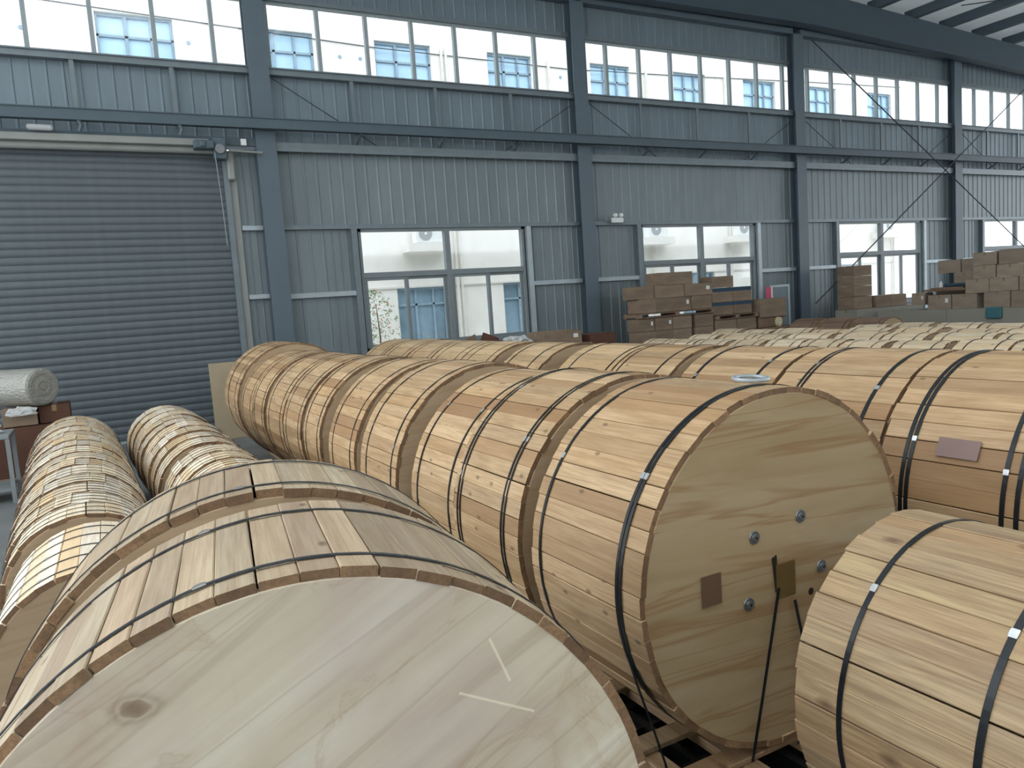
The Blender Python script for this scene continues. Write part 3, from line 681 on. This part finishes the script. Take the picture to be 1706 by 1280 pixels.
# pale rows far to the right
for j, (x, ye, wd) in enumerate(((8.02, 9.95, 'nearest'), (8.93, 9.9, 'second'), (9.84, 10.3, 'third'), (10.95, 8.3, 'farthest'))):
    y = ye; i = 0
    while y > 3.2:
        L = random.choice([.55, .6, .68]); rg = [.02, .03, .12][random.randrange(3)]
        R = .44+random.uniform(-.01, .008)
        drum(x, y-L, y, -1.578+R, R, 0, 34, 'plank_pale', 'ply_dull', [(y-L+.12, .012), (y-.12, .012)], f'{ORD[i]} pale drum from the window end of the {wd} far row', f'pale drums of the {wd} far row',
             joined=True, smat='strap', jit=.008)
        y -= L+rg; i += 1
for i, y in enumerate((9.0, 9.7, 10.45)):
    drum(12.75, y, y+.62, -1.575+.44, .44, 0, 30, 'plank_old', 'ply_dull', [(y+.1, .012)], ['dull brown drum with its round end showing, before the long grey panel', 'dull brown drum in the middle of the three dark ones', 'dull brown drum nearest the framed board'][i], 'dull brown drums under the windows', joined=True)

# fittings on the yellow plywood end (local frame of d1: base at the bottom of the drum)
for x, z in ((1.815, -.809), (2.031, -.779), (2.127, -.975), (1.78, -1.026)):
    w = link('nut_washer', lathe([(0, -.006), (.012, -.006), (.013, -.004), (.021, -.004), (.023, 0), (0, 0)], 28), 'zinc', d1); w.location = (x-1.95, -.001, z+.94+.61)
    nt = link('nut', lathe([(.006, -.008), (.006, -.012), (.0125, -.012), (.0125, -.006)], 6), 'zinc', w)
    st = link('bolt_end', lathe([(0, -.010), (.006, -.010), (.006, -.002), (0, -.002)], 12), 'hole', w)
link('bolt_hole', lathe([(0, -.0012), (.011, -.0012), (.013, 0), (0, 0)], 20), 'hole', d1).location = (2.073-1.95, -.0005, -1.053+1.55)
ah = link('centre_hole_patch', boxm((-.045, .045, -.005, 0, -.07, .05), bev=.002), 'centre_dark', d1); ah.location = (.0, -.001, .61-.03)  # flat patch; the shaded inside of the centre hole is its colour
link('centre_slot', prismm([(-.060, .055), (-.040, .062), (-.036, -.06), (-.048, -.065)], -.004, -.001, 'y'), 'hole', d1).location = (.0, -.0005, .61-.01)
tg = tag(link('paper_label', boxm((-.04, .04, -.003, 0, -.05, .05)), 'label2'), 'small brown paper label on the yellow plywood end', 'label'); tg.location = (1.62, 1.786, -.938+H)
# hanging straps at the near drum
def hang(pts, w=.012, lab=None):
    o = link('strap_tail', ribbon([Vector(p)-Vector((1.95, 1.79, -1.55)) for p in pts], [(0, -1, 0)]*len(pts), (w, 0, 0), .002), 'strap', d1); return o
hang([(1.912, 1.783, -1.00), (1.87, 1.778, -1.14), (1.80, 1.772, -1.38), (1.75, 1.770, -1.552)])
hang([(1.985, 1.783, -1.06), (1.995, 1.78, -1.12), (2.02, 1.775, -1.25), (2.04, 1.77, -1.40)])
hang([(2.06, 1.776, -1.45), (1.98, 1.765, -1.53), (1.95, 1.757, -1.552)])
o = link('strap_tail', ribbon([(-.585, .115, .44), (-.545, .112, .30), (-.50, .11, .16), (-.47, .09, .03), (-.469, .085, .001)], [(-.9, 0, -.4)]*5, (0, .013, 0), .002), 'strap', d1)
# steel ring on top of it
def oval_ring():
    bm = bmesh.new(); n = 48; R = []
    for k in range(n):
        a = 2*PI*k/n; c = Vector((.070*math.cos(a), .055*math.sin(a), 0)); d = Vector((math.cos(a), math.sin(a), 0))
        R.append([bm.verts.new(c+d*p+Vector((0, 0, q))) for p, q in ((-.012, 0), (.004, 0), (.007, .006), (.004, .012), (-.012, .012), (-.014, .006))])
    for k in range(n):
        A, B = R[k], R[(k+1) % n]
        for i in range(6): bm.faces.new((A[i], A[(i+1) % 6], B[(i+1) % 6], B[i]))
    bmesh.ops.recalc_face_normals(bm, faces=bm.faces[:]); return mesh(bm)
o = tag(link('steel_ring', oval_ring(), 'light_steel'), 'coil of bright steel strap lying on top of the drum with steel nuts', 'steel ring'); o.location = (2.06, 2.02, -.330+H); o.rotation_euler = (math.radians(5), math.radians(2), .1)
# mauve label on the second row
th = math.radians(-64)
o = tag(link('paper_label', boxm((-.04, .04, -.085, .085, 0, .002)), 'label'), 'mauve paper label on the large drum at the right edge', 'label')
o.location = (3.53+.616*math.sin(th), 1.825, -.965+.616*math.cos(th)+H); o.rotation_euler = (0, th, 0)

# timber under the rows
def timber(name, boxes, label, cat, mat='plank_old', group=None):
    e = empty(name, (boxes[0][0], boxes[0][2], 0), label=label, cat=cat, group=group)
    for (a, b, c, d, z0, z1) in boxes:
        o = link('timber', boxm((-(b-a)/2, (b-a)/2, -(d-c)/2, (d-c)/2, 0, z1-z0), bev=.003), mat, e); o.location = ((a+b)/2-boxes[0][0], (c+d)/2-boxes[0][2], z0)
    return e
def skids(x, y0, y1, lab, top=.098, sl=0):
    bx = []
    y = y0
    while y < y1:
        q = min(y+2.4, y1)
        for s in (-.16, .07): bx.append((x+s+sl*(y-y0), x+s+.09+sl*(y-y0), y, q-.02, 0.001, top))
        y = q
    return timber('timber_skid', bx, lab, 'timber', 'plank_rough')
skids(.02+.28, 1.0, 1.78, 'timber runners under the nearest drums', .065)
skids(1.96, 2.75, 10.1, 'timber runners under the middle row of large drums', .10)
skids(3.53, 1.4, 9.8, 'timber runners under the second row of large drums', .098)
skids(1.97, .4, 1.38, 'timber runners under the knotty drum at bottom right', .122)
# slatted pallet below the drum with the steel nuts
bx = []
for x in (1.50, 1.74, 2.0, 2.24): bx.append((x, x+.07, 1.45, 2.72, .058, .094))
for y in (1.50, 1.80, 2.03, 2.42): bx.append((1.42, 2.45, y, y+.085, .096, .116))
timber('timber_pallet', bx, 'timber pallet grid under the drum with steel nuts', 'pallet', 'plank_rough')
bm = bmesh.new()
for i in range(9):
    abox(bm, 1.25+i*.14, 1.28+i*.14, 1.40, 2.72, .001, .05)
for i in range(10): abox(bm, 1.25, 2.40, 1.40+i*.14, 1.42+i*.14, .02, .048)
abox(bm, 1.25, 2.40, 1.40, 2.72, .001, .012)
tag(link('plastic_pallet', mesh(bm), 'black_plastic'), 'black plastic grid pallet lying beneath the timber pallet', 'pallet')

# ================================================================== LEFT: board, cart, boxes, bubble wrap
def panel(name, c, w, h, t, tilt, rz, mat, lab, cat='board'):
    o = link(name, boxm((-w/2, w/2, 0, t, 0, h), bev=.002), mat); o.location = c; o.rotation_euler = (-tilt, 0, rz); return tag(o, lab, cat)
panel('fibreboard_sheet', (2.02, 11.75, 0.002), 1.22, 1.12, .02, .06, .02, 'board_panel', 'tan fibreboard sheet leaning between the shutter and the middle row')

def cbox(x0, x1, y0, y1, z0, z1, label, group, lab_face=None, mat='card', band=None, name='cardboard_box', rz=0, open_=False):
    cx, cy = (x0+x1)/2, (y0+y1)/2; w, d, h = (x1-x0)/2, (y1-y0)/2, z1-z0
    e = empty(name, (cx, cy, z0+H), rz, label=label, cat='box', group=group)
    link('carton_body', boxm((-w, w, -d, d, 0, h-.004), bev=.003), mat, e)
    al = w > d
    if al: fl = [(-w, w, -d, -.002, h-.004, h), (-w, w, .002, d, h-.004, h)]
    else: fl = [(-w, -.002, -d, d, h-.004, h), (.002, w, -d, d, h-.004, h)]
    for f in fl: link('flap', boxm(f), mat, e)
    if al: link('packing_tape', boxm((-w-.001, w+.001, -.024, .024, h, h+.001), (-w-.002, -w, -.024, .024, h-.07, h+.001), (w, w+.002, -.024, .024, h-.07, h+.001)), 'tape', e)
    else: link('packing_tape', boxm((-.024, .024, -d-.001, d+.001, h, h+.001), (-.024, .024, -d-.002, -d, h-.07, h+.001)), 'tape', e)
    if lab_face == 'y': link('shipping_label', boxm((w*.55, w*.8, -d-.002, -d, h*.45, h*.75)), 'white', e)
    if lab_face == 'x': link('shipping_label', boxm((-w-.002, -w, -d*.75, -d*.5, h*.45, h*.75)), 'white', e)
    if band: link('printed_band', boxm((-w-.0015, w+.0015, -d-.0015, d+.0015, h*.72, h*.98)), band, e)
    return e
# stack under the bubble wrap
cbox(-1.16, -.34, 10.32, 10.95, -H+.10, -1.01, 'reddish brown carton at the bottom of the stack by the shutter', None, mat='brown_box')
timber('timber_pallet', [(-1.2, -.3, 10.3, 10.4, .0, .098), (-1.2, -.3, 10.58, 10.68, .0, .098), (-1.2, -.3, 10.87, 10.97, .0, .098)], 'low pallet beneath the reddish brown carton', 'pallet')
cbox(-1.0, -.66, 10.34, 10.75, -1.0, -.80, 'light open carton with crumpled film under the bubble wrap', None)
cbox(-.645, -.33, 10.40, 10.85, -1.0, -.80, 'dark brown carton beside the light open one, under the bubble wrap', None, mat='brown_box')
pr = [(0, 0), (.05, .004), (.07, -.004), (.12, .003), (.16, -.003), (.195, 0), (.215, .02), (.22, .06), (.217, .5), (.222, .95), (.215, .99), (0, 1.0)]
bw = empty('bubble_wrap_roll', (-.56, 10.33, -.575+H), math.radians(42), label='fat roll of translucent bubble wrap on the cartons by the shutter', cat='roll')
link('wrap_body', lathe([(r, a) for r, a in pr], 40), 'bubble', bw); link('core_hole', lathe([(0, -.004), (.035, -.004), (.04, 0), (0, .0)], 20), 'grey_board', bw).location = (0, -.002, 0)
def crumple(name, x, y, z, sx, sy, sz, lab, seed=1, mat='film', cat='plastic film'):
    bm = bmesh.new(); bmesh.ops.create_icosphere(bm, subdivisions=3, radius=1); rs = random.Random(seed)
    for v in bm.verts: k = rs.uniform(.7, 1.2); v.co = Vector((v.co.x*sx*k, v.co.y*sy*k, max(-sz*.5, v.co.z*sz*k)))
    o = link(name, mesh(bm), mat); o.location = (x, y, z+H); return tag(o, lab, cat)
crumple('plastic_film', -.80, 10.28, -.84, .15, .04, .07, 'crumpled clear film hanging over the light open carton', 3)
# cart at the left edge
ct = empty('trolley', (-1.16, 9.6, 0), label='grey metal trolley cut off by the left edge', cat='trolley')
for x in (-.3, .28):
    for y in (-.3, .3): link('leg', boxm((x-.02, x+.02, y-.02, y+.02, .0, .66)), 'grey_metal', ct)
link('shelf', boxm((-.32, .30, -.32, .32, .66, .70), bev=.006), 'grey_metal', ct); link('shelf', boxm((-.28, .26, -.28, .28, .12, .15)), 'grey_metal', ct)
crumple('plastic_film', -1.14, 9.6, -.93, .2, .15, .09, 'crumpled grey film on the trolley at the left edge', 5)

# ================================================================== BOXES
g1 = 'cartons stacked before the second large window'
Y0, Y1 = 11.6, 11.98
rows = [
 (.163, .40, [(9.54, 10.37)], ['topmost carton standing alone on the stack before the second window']),
 (-.075, .160, [(8.96, 9.43), (9.44, 10.15), (10.16, 10.87)], ['leftmost carton in the upper course of the stack before the second window', 'middle carton in the upper course, directly below the topmost one', 'right carton in the upper course of the stack, with a white label']),
 (-.345, -.078, [(9.06, 9.43), (9.44, 9.82), (9.83, 10.33), (10.34, 10.86)], ['leftmost carton resting on the pallet deck of the second window stack', 'second carton from the left on the pallet deck', 'third carton from the left on the pallet deck, with a label', 'fourth carton from the left on the pallet deck, beside the blue banded ones']),
 (-.69, -.45, [(9.03, 9.40), (9.41, 9.83), (9.84, 10.31), (10.40, 10.87)], ['leftmost carton just below the pallet deck', 'second carton from the left below the pallet deck', 'third carton from the left below the pallet deck', 'fourth carton from the left below the pallet deck']),
 (-.94, -.695, [(9.05, 9.42), (9.43, 9.83), (9.84, 10.31), (10.40, 10.87)], ['leftmost carton in the lowest visible course before the second window', 'second carton from the left in the lowest visible course', 'third carton in the lowest visible course, with a black mark', 'fourth carton in the lowest visible course before the second window'])]
for z0, z1, xs_, labs in rows:
    for (a, b), lb in zip(xs_, labs): cbox(a, b, Y0+random.uniform(-.02, .02), Y1, z0, z1, lb, g1, 'y' if 'label' in lb or random.random() < .4 else None)
def pal(x0, x1, y0, y1, z0, label):
    bx = []
    for k in range(5): yy = y0+(y1-y0-.09)*k/4; bx.append((x0, x1, yy, yy+.08, z0+.068+H, z0+.085+H))
    for k in range(3):
        xx = x0+(x1-x0-.1)*k/2; bx.append((xx, xx+.1, y0, y1, z0+.016+H, z0+.067+H))
    bx.append((x0, x1, y0, y0+.09, z0+H, z0+.015+H)); bx.append((x0, x1, y1-.09, y1, z0+H, z0+.015+H))
    return timber('timber_pallet', bx, label, 'pallet', 'plank_old')
pal(8.98, 10.90, 11.56, 12.02, -.437, 'timber pallet inside the left half of the stack before the second window')
pal(8.98, 12.08, 11.56, 12.02, -1.675+.6, 'timber pallet deep in the stack before the second window')
cbox(8.99, 10.0, 11.58, 12.0, -1.674, -1.08, 'large carton on the floor under the left half of the stack', g1); cbox(10.02, 12.0, 11.58, 12.0, -1.674, -1.08, 'wide carton on the floor under the right half of the stack', g1)
cbox(10.9, 11.47, 11.62, 12.0, .045, .27, 'carton on top of the blue banded ones before the second window', g1)
for z0, z1, nm in ((-.245, .04, 'upper'), (-.50, -.25, 'lower')):
    for a, b, s in ((10.885, 11.44, 'left'), (11.45, 11.96, 'right')):
        cbox(a, b, 11.62, 12.0, z0, z1, f'{nm} {s} carton with a dark blue band before the second window', g1, band='blue_print')
pal(10.92, 12.08, 11.56, 12.02, -.592, 'timber pallet under the blue banded cartons')
for z0, z1, nm in ((-.835, -.598, 'upper'), (-.985, -.84, 'lower')):
    for a, b, s in ((10.92, 11.5, 'left'), (11.52, 12.05, 'right')): cbox(a, b, 11.6, 12.0, z0, z1, f'{nm} {s} carton below the pallet of the blue banded ones', g1)
# battered carton, framed board, tape
cbox(12.12, 12.88, 11.55, 12.0, -.63, -.25, 'battered carton in front of the framed board by the third column', None)
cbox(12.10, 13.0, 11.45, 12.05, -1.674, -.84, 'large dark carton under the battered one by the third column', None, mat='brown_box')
tp = empty('tape_roll', (12.5, 11.38, -.735+H), .3, label='large roll of pale yellow tape before the battered carton', cat='tape')
link('tape_body', lathe([(.045, 0), (.10, 0), (.10, .06), (.045, .06), (.045, 0)], 32), 'yellow_tape', tp); link('core', lathe([(.038, -.002), (.045, -.002), (.045, .062), (.038, .062), (.038, -.002)], 32), 'white', tp)
timber('timber_stool', [(12.05, 12.95, 11.25, 11.43, -.86+H, -.838+H), (12.1, 12.16, 11.28, 11.34, 0, -.861+H), (12.84, 12.9, 11.28, 11.34, 0, -.861+H)], 'low timber bench carrying the roll of yellow tape', 'bench')
timber('timber_block', [(12.12, 12.88, 11.6, 11.95, -.838+H, -.632+H)], 'dark timber block under the battered carton', 'timber')
fb = empty('framed_board', (13.56, 12.32, 0), label='dark board in a light metal frame left of the third column', cat='board')
link('panel', boxm((-.24, .24, 0, .012, .02, 1.68)), 'cladding_up', fb)
link('frame', boxm((-.29, -.24, -.015, .025, 0, 1.7), (.24, .29, -.015, .025, 0, 1.7), (-.24, .24, -.015, .025, 1.65, 1.7), (-.24, .24, -.015, .025, 0, .04)), 'light_steel', fb)
rc = empty('red_folder', (13.02, 12.12, -.25+H), label='red and white card standing behind the battered carton', cat='card')
link('red_panel', boxm((-.09, .05, 0, .02, 0, .24)), 'red', rc); link('white_panel', boxm((.052, .09, 0, .02, 0, .24)), 'white', rc)
timber('timber_block', [(12.9, 13.15, 12.07, 12.2, 0, -.252+H)], 'timber block behind the battered carton, under the red card', 'timber')
# small things by the first window
cbox(6.67, 7.42, 11.15, 11.75, -.74, -.515, 'carton below the right edge of the first large window', None, 'y')
cbox(6.5, 7.6, 11.1, 11.8, -1.674, -.745, 'large carton on the floor carrying the one by the first window', None)
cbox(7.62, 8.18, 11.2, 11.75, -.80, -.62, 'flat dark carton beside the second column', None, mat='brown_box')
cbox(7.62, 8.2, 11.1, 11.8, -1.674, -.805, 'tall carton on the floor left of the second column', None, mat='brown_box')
crumple('plastic_film', 6.28, 11.4, -.66, .28, .2, .13, 'heap of clear film left of the carton by the first window', 8)
cbox(5.25, 6.45, 11.15, 11.75, -1.674, -.745, 'long low carton on the floor beneath the first large window', None)
o = empty('cardboard_scrap', (5.36, 11.3, -.60+H), .4, label='torn cardboard flap sticking up beside the window, left piece', cat='cardboard', group='cardboard scraps under the first window')
link('flap', boxm((-.2, .16, 0, .01, 0, .12)), 'card', o).rotation_euler = (0, -.25, 0)
o = empty('cardboard_scrap', (5.66, 11.3, -.60+H), -.3, label='torn brown cardboard flap beside the window, right piece', cat='cardboard', group='cardboard scraps under the first window')
link('flap', boxm((-.12, .12, 0, .01, 0, .14)), 'brown_box', o).rotation_euler = (0, .4, 0); link('flap', boxm((-.05, .2, .02, .03, -.02, .07)), 'brown_box', o)
cbox(5.28, 5.9, 11.2, 11.6, -.744, -.628, 'flat carton under the torn cardboard flaps', None)

# dark stack before the third window
g2 = 'cartons stacked before the third large window'
for z0, z1, nm in ((.105, .335, 'top'), (-.125, .10, 'upper middle'), (-.36, -.13, 'lower middle'), (-.65, -.365, 'bottom')):
    cbox(15.3, 15.92, 11.75, 12.2, z0, z1, f'{nm} carton of the tall dark stack before the third window', g2)
cbox(16.0, 16.52, 11.7, 12.1, -.65, -.385, 'low left carton beside the tall dark stack', g2); cbox(16.53, 17.1, 11.7, 12.1, -.65, -.385, 'low right carton beside the tall dark stack', g2)
cbox(15.2, 17.6, 11.6, 12.2, -1.674, -.655, 'long grey carton carrying the dark stack before the third window', g2, mat='grey_board')
# long low panel wall and cartons behind it
pw = empty('plywood_stack', (15.62, 6.6, 0), label='long grey fibreboard stack edge running below the cartons on the right', cat='board')
yy = 6.6
for k in range(3):
    link('panel', boxm((0, .9, k*1.6, k*1.6+1.595, 0, -.722+H), bev=.003), 'grey_board', pw)
tq = tag(link('teal_bag', boxm((15.55, 15.615, 8.66, 8.97, -.93+H, -.70+H), bev=.02), 'teal_plastic'), 'teal plastic bag hanging over the long grey board stack', 'bag')
g3 = 'cartons on the long grey board stack'
def rb(y1, y0, z0, z1, lb, d=.55, x=15.66, f=None): cbox(x, x+d, y0, y1, z0, z1, lb, g3, f, 'card_grey')
rb(10.22, 9.72, -.720, -.42, 'leftmost full carton of the lowest course on the grey board stack', f='x'); rb(9.70, 9.19, -.720, -.42, 'second carton of the lowest course on the grey board stack')
rb(9.05, 8.55, -.720, -.40, 'third carton of the lowest course, above the teal bag'); rb(8.53, 7.9, -.720, -.40, 'rightmost carton of the lowest course on the grey board stack')
rb(9.42, 8.95, -.415, -.13, 'left carton of the second course on the grey board stack'); rb(8.94, 8.40, -.395, -.13, 'middle carton of the second course on the grey board stack'); rb(8.38, 7.8, -.395, -.13, 'right carton of the second course on the grey board stack')
rb(9.26, 8.82, -.125, .13, 'left carton of the third course on the grey board stack'); rb(8.80, 8.30, -.125, .12, 'middle carton of the third course on the grey board stack'); rb(8.28, 7.7, -.125, .12, 'right carton of the third course on the grey board stack')
rb(9.26, 8.80, .135, .385, 'left carton of the top course on the grey board stack'); rb(8.76, 8.2, .125, .40, 'right carton of the top course on the grey board stack')
rb(10.1, 9.62, -.335, -.195, 'low carton beneath the pair of cartons at the left of the pile', .5, 16.3); rb(10.05, 9.62, -.19, .02, 'carton carrying the leftmost high carton of the pile', .5, 16.3)
rb(10.4, 9.9, .025, .30, 'leftmost high carton on the pile before the fourth column', .5, 16.3); rb(9.88, 9.3, .025, .30, 'second high carton on the pile before the fourth column', .5, 16.3)
rb(10.42, 9.2, -.72, -.34, 'long carton behind the lowest course of the grey board stack', .6, 16.25)
rb(10.62, 10.32, -.62, -.36, 'small pale carton at the left end of the grey board stack', .3, 15.7, 'x')
timber('timber_board', [(15.7, 16.2, 9.45, 10.35, -.345+H, -.325+H), (15.7, 16.2, 9.45, 10.35, -.322+H, -.30+H), (15.72, 16.15, 9.5, 10.2, -.297+H, -.27+H)], 'brown boards lying on the lowest cartons of the right pile', 'board')
tag(link('blue_bundle', boxm((15.75, 16.0, 9.42, 9.95, -.265+H, -.20+H), bev=.02), 'blue_plastic'), 'flat dark blue bundle on the brown boards of the right pile', 'bundle')
tag(link('white_bottle', lathe([(0, 0), (.035, 0), (.035, .09), (.015, .11), (.015, .13), (0, .13)], 20, 'z'), 'white'), 'small white bottle standing on the brown boards', 'bottle').location = (15.80, 10.02, -.265+H)
